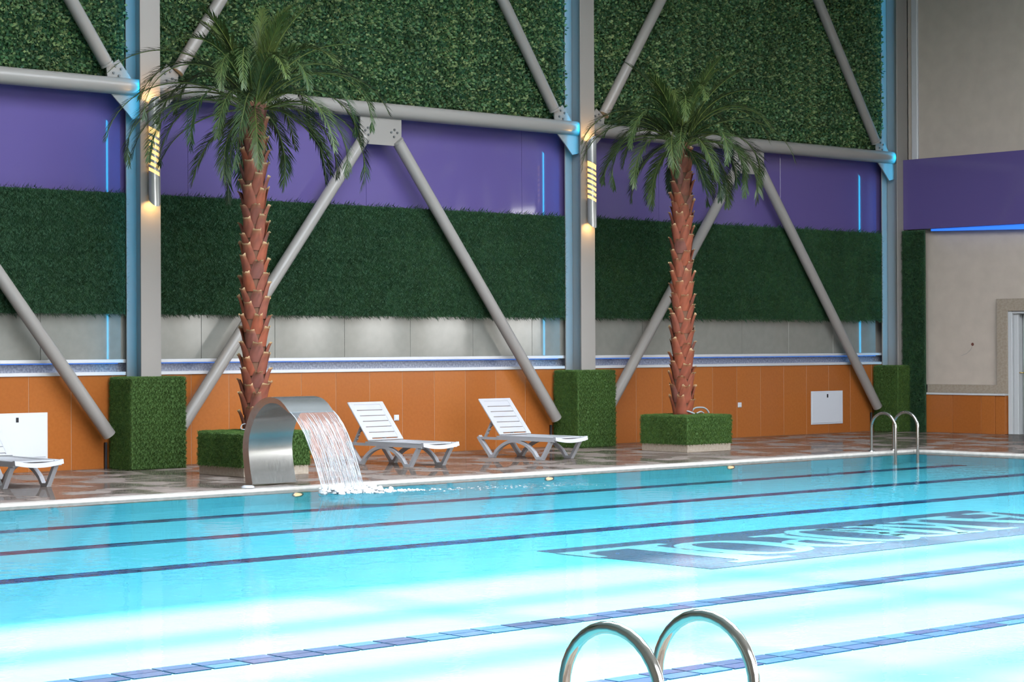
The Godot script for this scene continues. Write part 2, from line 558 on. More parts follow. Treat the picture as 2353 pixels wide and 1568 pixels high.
func make_floor() -> void:
	var fl := struct_node("floor", "wet polished brown stone deck tiles around the pool")
	var st := new_st()
	span_box(st, Vector3(-6, -0.4, -0.4), Vector3(30.9, -0.004, POOL_FAR - 0.06))
	span_box(st, Vector3(-6, -0.4, POOL_NEAR + 0.06), Vector3(30.9, -0.004, 27.4))
	span_box(st, Vector3(POOL_RIGHT + 0.06, -0.4, POOL_FAR - 0.06), Vector3(30.9, -0.004, POOL_NEAR))
	span_box(st, Vector3(-6, -0.4, POOL_FAR), Vector3(POOL_LEFT - 0.06, -0.004, POOL_NEAR))
	part(fl, "joint_bed", done(st), M.deck_joint)
	var zc := [-0.03, 0.60, 1.23, 1.86, 2.49, 3.12, 3.75, 4.417]
	var k := 0
	for r in 7:
		var tile := box_mesh(Vector3(0.624, 0.02, zc[r + 1] - zc[r] - 0.005), 0.002)
		for c in 30:
			var t := part(fl, "deck_tile", tile, M.deck[(k * 5 + r) % 3])
			t.position = Vector3(11.25 + (c + 0.5) * 0.629, -0.01, (zc[r] + zc[r + 1]) * 0.5)
			k += 1
	st = new_st()
	span_box(st, Vector3(-6, -0.02, -0.03), Vector3(11.247, 0, 4.417))
	span_box(st, Vector3(-6, -0.02, 18.35), Vector3(30.4, 0, 27.2))
	span_box(st, Vector3(24.953, -0.02, 4.42), Vector3(30.4, 0, 18.35))
	part(fl, "deck_surface", done(st), M.deck[1])
	# coping round the pool
	var cp := struct_node("trim_1", "pale stone coping along the pool edge")
	part(cp, "coping_stone", span_mesh(Vector3(-6, -0.06, 4.42), Vector3(24.95, 0.006, POOL_FAR), 0.006), M.coping)
	part(cp, "coping_stone", span_mesh(Vector3(POOL_RIGHT, -0.06, POOL_FAR), Vector3(24.95, 0.006, 18.35), 0.006), M.coping)
	part(cp, "coping_stone", span_mesh(Vector3(-6, -0.06, POOL_NEAR), Vector3(POOL_RIGHT, 0.006, 18.35), 0.006), M.coping)

func make_pool() -> void:
	var pool := struct_node("pool_basin", "pale blue tiled pool with dark blue lane lines")
	var st := new_st()
	span_box(st, Vector3(POOL_LEFT - 0.1, BED_Y - 0.2, POOL_FAR - 0.1), Vector3(POOL_RIGHT + 0.1, BED_Y, POOL_NEAR + 0.1))
	part(pool, "pool_bed", done(st), M.pool)
	st = new_st()
	span_box(st, Vector3(POOL_LEFT, BED_Y, POOL_FAR - 0.05), Vector3(POOL_RIGHT, -0.06, POOL_FAR + 0.004))
	span_box(st, Vector3(POOL_LEFT, BED_Y, POOL_NEAR - 0.004), Vector3(POOL_RIGHT, -0.06, POOL_NEAR + 0.05))
	span_box(st, Vector3(POOL_RIGHT - 0.004, BED_Y, POOL_FAR), Vector3(POOL_RIGHT + 0.05, -0.06, POOL_NEAR))
	span_box(st, Vector3(POOL_LEFT - 0.05, BED_Y, POOL_FAR), Vector3(POOL_LEFT + 0.004, -0.06, POOL_NEAR))
	part(pool, "pool_side", done(st), M.pool)
	var lane_z := [5.62, 7.50, 9.40, 13.82, 15.74]
	var x_from := [8.5, 7.0, 5.8, 4.5, 5.5]
	var r := RandomNumberGenerator.new()
	r.seed = 5
	var tile := box_mesh(Vector3(0.232, 0.008, 0.106), 0.0015)
	for i in 5:
		var line := Node3D.new()
		line.name = "lane_line"
		pool.add_child(line, true)
		var x: float = x_from[i]
		while x < 24.3:
			for s in [-1, 1]:
				var t := part(line, "lane_tile", tile, M.lane[r.randi() % 5])
				t.position = Vector3(x + 0.125, BED_Y + 0.003, lane_z[i] + s * 0.0605)
			x += 0.25
	# lettered mosaic, to be read from the far side
	var mo := part(pool, "mosaic_panel", span_mesh(Vector3(11.82, BED_Y - 0.01, 10.46), Vector3(17.86, BED_Y + 0.004, 12.44), 0.001), M.mosaic)
	var font := SystemFont.new()
	font.font_names = PackedStringArray(["Droid Serif"])
	font.font_weight = 700
	var spans := [["A", 78, 240, 92, 248], ["K", 240, 352, 92, 236], ["R", 322, 430, 92, 236], ["O", 392, 492, 88, 250], ["P", 482, 574, 90, 232], ["O", 566, 690, 86, 232], ["L", 660, 806, 62, 248]]
	for s in spans:
		var tm := TextMesh.new()
		tm.font = font
		tm.text = s[0]
		tm.font_size = 96
		tm.pixel_size = 0.01
		tm.depth = 0.1
		var bb := tm.get_aabb()
		var wx: float = (s[2] - s[1]) / 120.0
		var hz: float = (s[4] - s[3]) / 120.0
		var sx := wx / bb.size.x
		var sy := hz / bb.size.y
		var letter := part(mo, "letter", tm, M.mosaic_light)
		var cx: float = 18.5 - (s[1] + s[2]) / 240.0
		var cz: float = 12.8 - (s[3] + s[4]) / 240.0
		var b := Basis(Vector3(-sx, 0, 0), Vector3(0, 0, sy), Vector3(0, 0.06, 0))
		var mid := bb.position + bb.size * 0.5
		letter.transform = Transform3D(b, Vector3(cx, BED_Y + 0.004, cz) - b * mid)
	# water surface
	var ws := new_st()
	quad(ws, Vector3(POOL_LEFT, WATER_Y, POOL_FAR), Vector3(POOL_RIGHT, WATER_Y, POOL_FAR), Vector3(POOL_RIGHT, WATER_Y, POOL_NEAR), Vector3(POOL_LEFT, WATER_Y, POOL_NEAR))
	var water := part(self, "pool_water", done(ws), M.water)
	water.set_meta("label", "clear rippling blue water filling the swimming pool")
	water.set_meta("category", "water")
	water.set_meta("kind", "stuff")
	# lamps in the far pool side
	var spots := [[9.87, "below the lounger by the white wall panel"], [13.62, "beneath the steel spout"], [17.43, "below the lounger beside the falling water"], [20.75, "below the second palm planter"]]
	for sp in spots:
		var lamp := thing("pool_lamp", "small warm waterline lamp in the pool side " + sp[1], "lamp", Vector3(sp[0], -0.078, POOL_FAR + 0.004), 0.0, "lamps in the far pool side")
		var lens := part(lamp, "lens", tube_mesh([Vector3(0, 0, 0), Vector3(0, 0, 0.012)], [0.045, 0.035], 16), M.pool_glow)
		lens.scale = Vector3(1.5, 0.42, 1.0)
		var rim := part(lamp, "lamp_rim", tube_mesh([Vector3(0, 0, 0), Vector3(0, 0, 0.006)], [0.053], 16), M.chrome)
		rim.scale = Vector3(1.5, 0.46, 1.0)
		var l := OmniLight3D.new()
		l.name = "lamp_light"
		l.position = Vector3(0, 0, 0.03)
		l.light_energy = 0.05
		l.light_color = Color(1.0, 0.9, 0.75)
		l.light_size = 0.03
		l.omni_range = 40.0
		l.omni_attenuation = 2.0
		l.shadow_enabled = true
		lamp.add_child(l)

# ---------------------------------------------------------------- steel frame
func add_bolts(parent: Node, pts: Array, z: float) -> void:
	var bm := tube_mesh([Vector3(0, 0, 0), Vector3(0, 0, 0.018)], [0.016], 6)
	for p in pts:
		var b := part(parent, "bolt", bm, M.bolt)
		b.position = Vector3(p.x, p.y, z)

func make_steel() -> void:
	var where := ["beside the sun lounger and white wall panel", "between the two palms", "in the corner by the cream end wall"]
	for i in 3:
		var x0: float = COL_X[i]
		var col := thing("steel_column", "tall grey steel column " + where[i], "column", Vector3(x0 + COL_W / 2, 0, 0.19))
		part(col, "front_flange", span_mesh(Vector3(-0.15, 0, 0.160), Vector3(0.15, 9.5, 0.182), 0.003), M.steel)
		part(col, "web", span_mesh(Vector3(-0.008, 0, -0.15), Vector3(0.008, 9.5, 0.160)), M.steel)
		part(col, "back_flange", span_mesh(Vector3(-0.15, 0, -0.182), Vector3(0.15, 9.5, -0.160), 0.003), M.steel)
		for s in [-1.0, 1.0]:
			if i == 2 and s > 0:
				continue
			var st := new_st()
			var poly := PackedVector2Array()
			for p in [[0.01, 4.96], [0.15, 4.98], [0.36, 5.24], [0.54, 5.12], [0.50, 4.82], [0.33, 4.66], [0.16, 4.49], [0.01, 4.52]]:
				poly.append(Vector2(s * p[0], p[1]))
			add_prism(st, poly, 0.02)
			var g := part(col, "gusset_plate", done(st), M.steel)
			add_bolts(g, [Vector2(s * 0.33, 5.12), Vector2(s * 0.41, 5.15), Vector2(s * 0.36, 5.03), Vector2(s * 0.44, 5.06)], 0.01)
		# cyan light strip stuck behind the left half of the front flange, facing the wall
		var led := thing("cyan_light_strip", "cyan light strip behind the steel column " + where[i], "light strip", Vector3(x0 + 0.045, 0, 0.345), 0.0, "cyan strips behind the columns")
		part(led, "strip", span_mesh(Vector3(-0.009, 1.18, -0.006), Vector3(0.009, 9.0, 0.003)), M.cyan_glow)
		part(led, "shield", span_mesh(Vector3(0.012, 1.18, -0.035), Vector3(0.015, 9.0, 0.004)), M.steel)  # fin added to keep the strip's light off the column web
		var al := AreaLight3D.new()
		al.name = "strip_light"
		al.area_size = Vector2(0.018, 7.6)
		al.light_energy = 18.0
		al.light_color = Color(0.06, 0.70, 1.0)
		al.position = Vector3(0, 5.1, -0.012)
		al.area_range = 40.0
		al.shadow_enabled = true
		led.add_child(al)
	var bay_x := [COL_X[0] - 7.82 + COL_W, COL_X[0], COL_X[0] + COL_W, COL_X[1], COL_X[1] + COL_W, COL_X[2]]
	var names := ["leading left from the first column", "between the two lit columns", "ending at the corner column"]
	for b in 3:
		var xa: float = bay_x[b * 2]
		var xb: float = bay_x[b * 2 + 1]
		var mid := (xa + xb) * 0.5
		var half := (xb - xa) * 0.5 + 0.13
		var beam := thing("steel_truss", "grey tubular steel truss with horizontal pipe and diagonal braces, " + names[b], "truss", Vector3(mid, 0, 0.19))
		part(beam, "pipe", tube_mesh([Vector3(-half, 4.9, 0), Vector3(half, 4.9, 0)], [0.11], 24), M.steel)
		var st := new_st()
		var poly := PackedVector2Array([Vector2(-0.37, 4.82), Vector2(0.37, 4.82), Vector2(0.37, 4.53), Vector2(0.23, 4.41), Vector2(-0.23, 4.41), Vector2(-0.37, 4.53)])
		add_prism(st, poly, 0.024)
		var g := part(beam, "gusset_plate", done(st), M.steel)
		for s in [-1.0, 1.0]:
			add_bolts(g, [Vector2(s * 0.24, 4.64), Vector2(s * 0.18, 4.60), Vector2(s * 0.29, 4.60), Vector2(s * 0.23, 4.54)], 0.012)
		for s in [-1.0, 1.0]:
			# lower leg, from the middle plate down to the turf box of the column
			var foot: float = (xa + 0.36 if s < 0 else xb - 0.36)
			var a := Vector3(s * 0.30, 4.49, 0)
			var e := Vector3(foot - mid, 0.44, 0)
			var d := (e - a).normalized()
			var br := part(beam, "brace", tube_mesh([a + d * 0.02, a + d * 0.05, e], [0.075, 0.085, 0.085], 20), M.steel)
			part(br, "end_collar", tube_mesh([a, a + d * 0.03], [0.09], 20), M.steel)
			# upper leg, rising from the column's plate
			var ua := Vector3((xa - 0.15 if s < 0 else xb + 0.15) - mid - s * 0.52, 5.15, 0)
			var ud := Vector3(-s * 0.56, 0.83, 0).normalized()
			var ub := part(beam, "brace", tube_mesh([ua + ud * 0.02, ua + ud * 0.05, ua + ud * 4.7], [0.075, 0.085, 0.085], 20), M.steel)
			part(ub, "end_collar", tube_mesh([ua, ua + ud * 0.03], [0.09], 20), M.steel)
		# blue light strip under the upper ledge of this bay
		var bl := thing("blue_light_strip", "blue light strip under white wall ledge, " + ["left of the first column", "behind the two loungers", "behind the second palm"][b], "light strip", Vector3(mid, 1.354, -0.085), 0.0, "blue strips under the ledge")
		part(bl, "strip", span_mesh(Vector3(-half + 0.2, -0.006, -0.006), Vector3(half - 0.2, 0.002, 0.006)), M.blue_glow)
		var al := AreaLight3D.new()
		al.name = "strip_light"
		al.area_size = Vector2(2.0 * half - 0.5, 0.012)
		al.light_energy = 0.5
		al.light_color = Color(0.12, 0.36, 1.0)
		al.rotation_degrees.x = -90
		al.position = Vector3(0, -0.010, 0)
		al.shadow_enabled = true
		bl.add_child(al)
	# blue light strip under the purple band of the end wall
	var rl := thing("blue_light_strip", "blue light strip glowing beneath the purple band of cream end wall", "light strip", Vector3(30.205, 3.588, 3.0))
	var rst := new_st()
	add_prism(rst, PackedVector2Array([Vector2(-2.05, 0.008), Vector2(4.0, 0.008), Vector2(4.0, -0.10), Vector2(0.2, -0.09), Vector2(-2.05, -0.03)]), 0.03, Transform3D(Basis(Vector3(0, 0, 1), Vector3(0, 1, 0), Vector3(-1, 0, 0)), Vector3(-0.04, 0, 0)))
	part(rl, "diffuser", done(rst), M.blue_glow)
	var al2 := AreaLight3D.new()
	al2.name = "strip_light"
	al2.area_size = Vector2(0.06, 5.5)
	al2.light_energy = 0.4
	al2.light_color = Color(0.15, 0.42, 1.0)
	al2.rotation_degrees.x = -90
	al2.position = Vector3(0, -0.135, 0.8)
	al2.shadow_enabled = true
	rl.add_child(al2)

# ---------------------------------------------------------------- wall sconces
func make_sconce(x: float, label: String) -> void:
	var r := 0.072
	var s := thing("tube_sconce", label, "wall lamp", Vector3(x, 0, 0.372 + 0.10), 0.0, "tube lamps on the columns")
	var n := 24
	var section := func(st: SurfaceTool, lo: Callable, hi: Callable, rad: float) -> void:
		smooth(st)
		for k in n:
			var a := TAU * k / n
			var a2 := TAU * (k + 1) / n
			quad(st, Vector3(cos(a) * rad, lo.call(a), sin(a) * rad), Vector3(cos(a) * rad, hi.call(a), sin(a) * rad), Vector3(cos(a2) * rad, hi.call(a2), sin(a2) * rad), Vector3(cos(a2) * rad, lo.call(a2), sin(a2) * rad))
	# ends cut aslant: shorter on the wall side (-z)
	var slot := func(a: float) -> float: return -cos(a) * 0.034 - sin(a) * 0.02
	var y0 := 3.78
	var pitch := 0.081
	var st := new_st()
	section.call(st, func(a): return 3.43 - sin(a) * 0.075, func(a): return y0 + slot.call(a), r)
	part(s, "lower_tube", done(st), M.sconce)
	st = new_st()
	section.call(st, func(a): return y0 + 7 * pitch - 0.035 + slot.call(a) + 0.035, func(a): return 4.69 + sin(a) * 0.075, r)
	part(s, "upper_tube", done(st), M.sconce)
	for i in 6:
		var ya: float = y0 + (i + 1) * pitch - 0.036
		st = new_st()
		section.call(st, func(a): return ya + slot.call(a), func(a): return ya + 0.036 + slot.call(a), r)
		part(s, "slotted_ring", done(st), M.sconce)
	part(s, "lamp_tube", tube_mesh([Vector3(0, 3.74, 0), Vector3(0, 4.39, 0)], [r * 0.93], 20), M.warm_glow)
	part(s, "bracket", span_mesh(Vector3(-0.02, 4.0, -0.10), Vector3(0.02, 4.12, -0.06)), M.sconce)
	for y in [3.50, 4.62]:
		var bulb := part(s, "bulb", tube_mesh([Vector3(0, y - 0.02, 0), Vector3(0, y + 0.02, 0)], [0.03], 12), M.warm_glow)
		bulb.position = Vector3.ZERO
		var l := SpotLight3D.new()
		l.name = "lamp_light"
		l.position = Vector3(0, y + (0.03 if y > 4.0 else -0.03), 0.0)
		l.rotation_degrees = Vector3(90 if y > 4.0 else -90, 0, 0)
		l.spot_angle = 75
		l.spot_angle_attenuation = 0.6
		l.light_energy = 7.0
		l.light_color = Color(1.0, 0.78, 0.46)
		l.light_size = 0.03
		l.spot_range = 40.0
		l.spot_attenuation = 2.0
		l.shadow_enabled = true
		s.add_child(l)

# ---------------------------------------------------------------- greenery
func leaf_color(r: RandomNumberGenerator, tones: Array) -> Color:
	var a: Color = tones[r.randi() % tones.size()]
	var b: Color = tones[r.randi() % tones.size()]
	return lin(a).lerp(lin(b), r.randf())

# a one-metre square of boxwood sprigs or grass tufts (x, y in -0.5..0.5, growing along +z)
func leaf_patch(sprigs: int, leaves: int, length: float, width: float, reach: float, tones: Array, seed_: int, side := 1.0) -> ArrayMesh:
	var r := RandomNumberGenerator.new()
	r.seed = seed_
	var st := new_st()
	flat(st)
	var n := int(sqrt(sprigs))
	for i in n:
		for j in n:
			var at := Vector3((i + r.randf()) / n - 0.5, (j + r.randf()) / n - 0.5, 0) * side
			var tone := leaf_color(r, tones)
			var grow := r.randf_range(0.8, 1.35)
			for k in leaves:
				var d := Vector3(r.randf_range(-1, 1), r.randf_range(-1, 1), r.randf_range(0.05, 1.0)).normalized()
				var across := d.cross(Vector3(r.randf_range(-1, 1), r.randf_range(-1, 1), r.randf_range(-1, 1))).normalized() * width * 0.5 * grow
				var c := at + d * reach * grow * r.randf_range(0.2, 1.0)
				st.set_color(tone.lerp(leaf_color(r, tones), 0.3))
				var tip := c + d * length * grow
				var m := c + d * length * 0.45 * grow
				tri(st, c, m + across, tip)
				tri(st, c, tip, m - across)
	return done(st)

func grass_patch(tufts: int, blades: int, length: float, width: float, spread: float, tones: Array, seed_: int, side := 1.0) -> ArrayMesh:
	var r := RandomNumberGenerator.new()
	r.seed = seed_
	var st := new_st()
	flat(st)
	var n := int(sqrt(tufts))
	for i in n:
		for j in n:
			var at := Vector3((i + r.randf()) / n - 0.5, (j + r.randf()) / n - 0.5, 0) * side
			var tone := leaf_color(r, tones)
			var grow := r.randf_range(0.8, 1.25)
			for k in blades:
				var a := r.randf() * TAU
				var d := Vector3(cos(a) * spread, sin(a) * spread - 0.12, 1.0).normalized() * length * grow * r.randf_range(0.6, 1.15)
				var across := d.cross(Vector3(cos(a + 1.2), sin(a + 1.2), 0.2)).normalized() * width * 0.5
				var base := at + Vector3(r.randf_range(-1, 1), r.randf_range(-1, 1), 0) * length * 0.35
				st.set_color(tone.lerp(leaf_color(r, tones), 0.35))
				tri(st, base - across, base + across, base + d)
	return done(st)

# lays patches of the given size over the rectangle origin + u, v; they grow along the rectangle's normal
func cover(parent: Node, called: String, patches: Array, size: float, origin: Vector3, u: Vector3, v: Vector3) -> void:
	var nor := u.cross(v).normalized()
	var lists := []
	var cols := []
	for m in patches:
		lists.append([])
		cols.append([])
	var nu := maxi(1, roundi(u.length() / size))
	var nv := maxi(1, roundi(v.length() / size))
	var su := u.length() / nu / size
	var sv := v.length() / nv / size
	for i in nu:
		for j in nv:
			var p := origin + u * ((i + 0.5) / nu) + v * ((j + 0.5) / nv)
			var flip := 1.0 if rng.randf() < 0.5 else -1.0
			var b := Basis(u.normalized() * su * flip, v.normalized() * sv, nor)
			var k := (i * 5 + j * 7 + (i * j) / 3) % patches.size()
			lists[k].append(Transform3D(b, p))
			var t := rng.randf_range(0.86, 1.16)
			cols[k].append(Color(t * rng.randf_range(0.96, 1.05), t, t * rng.randf_range(0.95, 1.05)))
	for k in patches.size():
		if lists[k].size() > 0:
			multimesh(parent, called, patches[k], M.leaf, lists[k], cols[k])

func lin(c: Color) -> Color:
	return c.srgb_to_linear()

func make_hedges() -> void:
	var box_tones := [rgb8(42, 76, 50), rgb8(48, 84, 56), rgb8(56, 90, 54), rgb8(72, 104, 62), rgb8(96, 122, 74), rgb8(150, 164, 108), rgb8(38, 70, 52)]
	var grass_tones := [rgb8(42, 76, 52), rgb8(48, 84, 56), rgb8(58, 96, 58), rgb8(76, 114, 68), rgb8(44, 78, 64), rgb8(64, 82, 56)]
	var clumps := []
	var tufts := []
	for k in 3:
		clumps.append(leaf_patch(64, 7, 0.046, 0.036, 0.085, box_tones, 20 + k, 0.36))
		tufts.append(grass_patch(170, 9, 0.066, 0.008, 0.9, grass_tones, 30 + k, 0.36))
	var small := [grass_patch(100, 9, 0.05, 0.008, 0.85, grass_tones, 40, 0.245), grass_patch(100, 9, 0.05, 0.008, 0.85, grass_tones, 41, 0.245)]
	var bays := [[10.9, COL_X[0] - 0.01, "left of the first steel column"], [COL_X[0] + COL_W + 0.01, COL_X[1] - 0.01, "between the two lit steel columns"], [COL_X[1] + COL_W + 0.01, COL_X[2] - 0.01, "next to the corner column"]]
	for b in bays:
		var xa: float = b[0]
		var xb: float = b[1]
		var w := xb - xa
		var h := thing("leafy_hedge_panel", "upper green wall of small boxwood leaves above the pipe, " + b[2], "green wall", Vector3(xa, 4.98, 0.0))
		part(h, "backing", span_mesh(Vector3(0, 0, -0.006), Vector3(w, 4.4, 0.008)), M.hedge_board)
		cover(h, "leaves", clumps, 0.36, Vector3(0.05, 0.02, 0.002), Vector3(w - 0.10, 0, 0), Vector3(0, 3.3, 0))
		var g := thing("grass_hedge_panel", "lower dark green wall of grassy tufts above grey tiles, " + b[2], "green wall", Vector3(xa, 1.99, 0.0))
		part(g, "backing", span_mesh(Vector3(0, 0, -0.006), Vector3(w, 1.56, 0.008)), M.hedge_board)
		cover(g, "grass", tufts, 0.36, Vector3(0, -0.01, 0.002), Vector3(w, 0, 0), Vector3(0, 1.58, 0))
	# narrow strip on the end wall
	var s := thing("grass_hedge_panel", "narrow upright strip of dark grassy hedge on cream end wall by corner", "green wall", Vector3(30.05, 0, 0.40))
	part(s, "backing", span_mesh(Vector3(0, 0.0, 0), Vector3(0.035, 3.58, 0.48)), M.hedge_board)
	cover(s, "grass", small, 0.245, Vector3(0, 0.0, 0), Vector3(0, 0, 0.49), Vector3(0, 3.56, 0))

var turf := []

# a box clad in artificial turf on every face but the bottom and (if wanted) the back
func turf_box(root: Node3D, lo: Vector3, hi: Vector3, back: bool) -> void:
	if turf.is_empty():
		var tones := [rgb8(54, 82, 36), rgb8(62, 92, 40), rgb8(78, 106, 48), rgb8(100, 126, 60), rgb8(60, 88, 44)]
		turf = [grass_patch(120, 8, 0.028, 0.0055, 0.9, tones, 50, 0.2)]
	part(root, "turf_backing", span_mesh(lo, hi, 0.012), M.turf_board)
	var d := hi - lo
	var sets := [[Vector3(lo.x, lo.y, hi.z), Vector3(d.x, 0, 0), Vector3(0, d.y, 0)], [lo, Vector3(0, 0, d.z), Vector3(0, d.y, 0)], [Vector3(hi.x, lo.y, hi.z), Vector3(0, 0, -d.z), Vector3(0, d.y, 0)], [Vector3(lo.x, hi.y, hi.z), Vector3(d.x, 0, 0), Vector3(0, 0, -d.z)]]
	if back:
		sets.append([Vector3(hi.x, lo.y, lo.z), Vector3(-d.x, 0, 0), Vector3(0, d.y, 0)])
	for q in sets:
		cover(root, "turf", turf, 0.2, q[0], q[1], q[2])

func make_column_boxes() -> void:
	var labels := ["turf-clad box round the foot of the column beside the white wall panel", "turf-clad box round the foot of the column between the two palms", "turf-clad box round the foot of the corner column"]
	for i in 3:
		var c: float = COL_X[i] + COL_W / 2
		var root := thing("turf_column_cover", labels[i], "column cover", Vector3(c, 0, 0.0))
		var x1 := 0.40 if i < 2 else 0.16
		# four boards round the column, with a top that leaves the column free
		turf_box(root, Vector3(-0.40, 0.005, 0.40), Vector3(x1, 1.165, 0.555), true)
		turf_box(root, Vector3(-0.40, 0.005, 0.02), Vector3(-0.20, 1.165, 0.40), true)
		if i < 2:
			turf_box(root, Vector3(0.20, 0.005, 0.02), Vector3(0.40, 1.165, 0.40), true)

# ---------------------------------------------------------------- palms
func scale_mesh(seed_: int) -> ArrayMesh:
	# one old leaf base: a curved shield on a cylinder of radius 1 (local: y up, z outwards), pale torn rim
	var r := RandomNumberGenerator.new()
	r.seed = seed_
	var st := new_st()
	var rows := 6
	var cols := 7
	var hue := r.randf()
	var body := lin(rgb8(150, 76, 48)).lerp(lin(rgb8(108, 70, 64)), hue)
	var notch := r.randf_range(0.0, 0.03)
	var g := []
	var gc := []
	for i in rows:
		var t: float = [0.0, 0.25, 0.5, 0.76, 0.94, 1.0][i]
		var line := []
		var lc := []
		for j in cols:
			var u := j / float(cols - 1) * 2.0 - 1.0
			var half := lerpf(0.118, 0.042, pow(t, 1.15))
			var rad := 0.140 + 0.040 * t + 0.022 * pow(t, 4) + 0.022 * (1.0 - u * u) * (0.4 + 0.6 * t)
			var y := t * 0.235
			if i == rows - 1:
				y += absf(u) * notch - 0.008 + r.randf_range(-0.012, 0.012)
				rad += r.randf_range(0.0, 0.012)
			var a := u * half / 0.15
			line.append(Vector3(sin(a) * rad, y, cos(a) * rad))
			var c := body
			var mottle := r.randf_range(0.75, 1.2)
			c = Color(c.r * mottle, c.g * mottle, c.b * mottle)
			if i == rows - 2:
				c = c.lerp(lin(rgb8(170, 120, 84)), 0.35)
			if i == rows - 1:
				c = lin(rgb8(226, 196, 150))
			lc.append(c)
		g.append(line)
		gc.append(lc)
	for layer in 2:
		st.set_smooth_group(layer)
		for i in rows - 1:
			for j in cols - 1:
				var q := [[i, j], [i + 1, j], [i + 1, j + 1], [i, j], [i + 1, j + 1], [i, j + 1]]
				if layer == 1:
					q.reverse()
				for k in q:
					st.set_color(gc[k[0]][k[1]])
					var p: Vector3 = g[k[0]][k[1]]
					if layer == 1:
						p -= Vector3(p.x, 0, p.z).normalized() * 0.008
					st.add_vertex(p)
	return done(st)

func frond_mesh(azimuth: float, e0: float, length: float, droop: float, seed_: int, tone: Color) -> ArrayMesh:
	var r := RandomNumberGenerator.new()
	r.seed = seed_
	var st := new_st()
	var n := 18
	var out := Vector3(cos(azimuth), 0, sin(azimuth))
	var sideways := Vector3(-out.z, 0, out.x)
	var bend := r.randf_range(-0.25, 0.25)
	var pts := []
	var p := out * 0.06
	for i in n + 1:
		var t := i / float(n)
		pts.append(p)
		var e := e0 - droop * pow(t, 1.25)
		var dir := (out * cos(e) + Vector3.UP * sin(e) + sideways * bend * t).normalized()
		p += dir * length / n
	var radii := []
	for i in n + 1:
		radii.append(lerpf(0.013, 0.003, i / float(n)))
	st.set_color(tone.lerp(lin(rgb8(120, 128, 60)), 0.35))
	add_tube(st, pts, radii, 5, false)
	flat(st)
	var m := 80
	for i in m:
		var t := 0.10 + 0.90 * i / float(m - 1)
		var f := t * n
		var i0 := mini(int(f), n - 1)
		var c: Vector3 = pts[i0].lerp(pts[i0 + 1], f - i0)
		var d: Vector3 = (pts[i0 + 1] - pts[i0]).normalized()
		var sd := d.cross(Vector3.UP)
		if sd.length() < 0.05:
			sd = sideways
		sd = sd.normalized()
		if sd.dot(sideways) < 0:
			sd = -sd
		var nor := sd.cross(d).normalized()
		if nor.y < 0 and absf(d.y) < 0.9:
			nor = -nor
		var ll := 0.26 * pow(sin(clampf(t * 0.86 + 0.12, 0, 1) * PI), 0.65) * r.randf_range(0.8, 1.15) + 0.03
		for s in [-1.0, 1.0]:
			var dir: Vector3 = (d * r.randf_range(0.85, 1.15) + sd * s * r.randf_range(0.32, 0.58) + nor * r.randf_range(0.05, 0.35)).normalized()
			var droop_dir: Vector3 = (dir + Vector3.DOWN * 0.30).normalized()
			var w: Vector3 = nor.cross(dir).normalized() * 0.0062
			var mid: Vector3 = c + dir * ll * 0.5
			var tip: Vector3 = mid + droop_dir * ll * 0.5
			var v := r.randf_range(0.7, 1.3)
			st.set_color(Color(tone.r * v, tone.g * v, tone.b * v * r.randf_range(0.85, 1.05)))
			quad(st, c - w * 0.6, mid - w, mid + w, c + w * 0.6)
			tri(st, mid - w, tip, mid + w)
	return done(st)

func make_palm(at: Vector3, label: String, seed_: int, planter_h: float, top: float, spread: float, slim: float) -> void:
	var r := RandomNumberGenerator.new()
	r.seed = seed_
	var palm := thing("palm_tree", label, "palm tree", at, 0.0, "palms in turf planters")
	var trunk := part(palm, "trunk", tube_mesh([Vector3(0, planter_h + 0.004, 0), Vector3(0, 1.5, 0), Vector3(0, top, 0), Vector3(0, top + 0.15, 0)], [0.135, 0.13, 0.125, 0.05], 16), M.bark)
	var variants := []
	for k in 6:
		variants.append(scale_mesh(seed_ * 10 + k))
	var y := planter_h + 0.025
	var row := 0
	while y < top - 0.12:
		var fat := lerpf(1.06, 0.94, (y - planter_h) / (top - planter_h)) * slim
		for k in 5:
			var s := part(trunk, "leaf_base", variants[r.randi() % 6], M.scale)
			var a := (k + 0.5 * (row % 2) + r.randf_range(-0.14, 0.14)) * TAU / 5 + 0.2
			s.transform = Transform3D(Basis(Vector3.UP, a) * Basis.from_scale(Vector3(fat * r.randf_range(0.92, 1.12), r.randf_range(0.85, 1.25), fat * r.randf_range(0.97, 1.06))), Vector3(0, y + r.randf_range(-0.02, 0.02), 0))
		y += 0.168
		row += 1
	# crown
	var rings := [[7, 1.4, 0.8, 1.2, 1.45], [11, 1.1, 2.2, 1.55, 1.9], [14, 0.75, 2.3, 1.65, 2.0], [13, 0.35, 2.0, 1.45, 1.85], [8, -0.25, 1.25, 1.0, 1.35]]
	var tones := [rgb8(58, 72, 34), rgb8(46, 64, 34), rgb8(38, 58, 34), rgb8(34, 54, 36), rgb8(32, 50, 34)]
	var q := 0
	for ri in rings.size():
		var rg: Array = rings[ri]
		for k in rg[0]:
			var az: float = (k + r.randf_range(-0.3, 0.3)) * TAU / rg[0] + ri * 0.7
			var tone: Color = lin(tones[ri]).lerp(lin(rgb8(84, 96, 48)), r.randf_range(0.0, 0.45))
			var fm := frond_mesh(az, rg[1] + r.randf_range(-0.18, 0.18), r.randf_range(rg[3], rg[4]) * spread, rg[2] * r.randf_range(0.85, 1.2), seed_ * 100 + q, tone)
			var f := part(palm, "frond", fm, M.frond)
			f.position = Vector3(0, top + r.randf_range(-0.06, 0.12), 0)
			q += 1

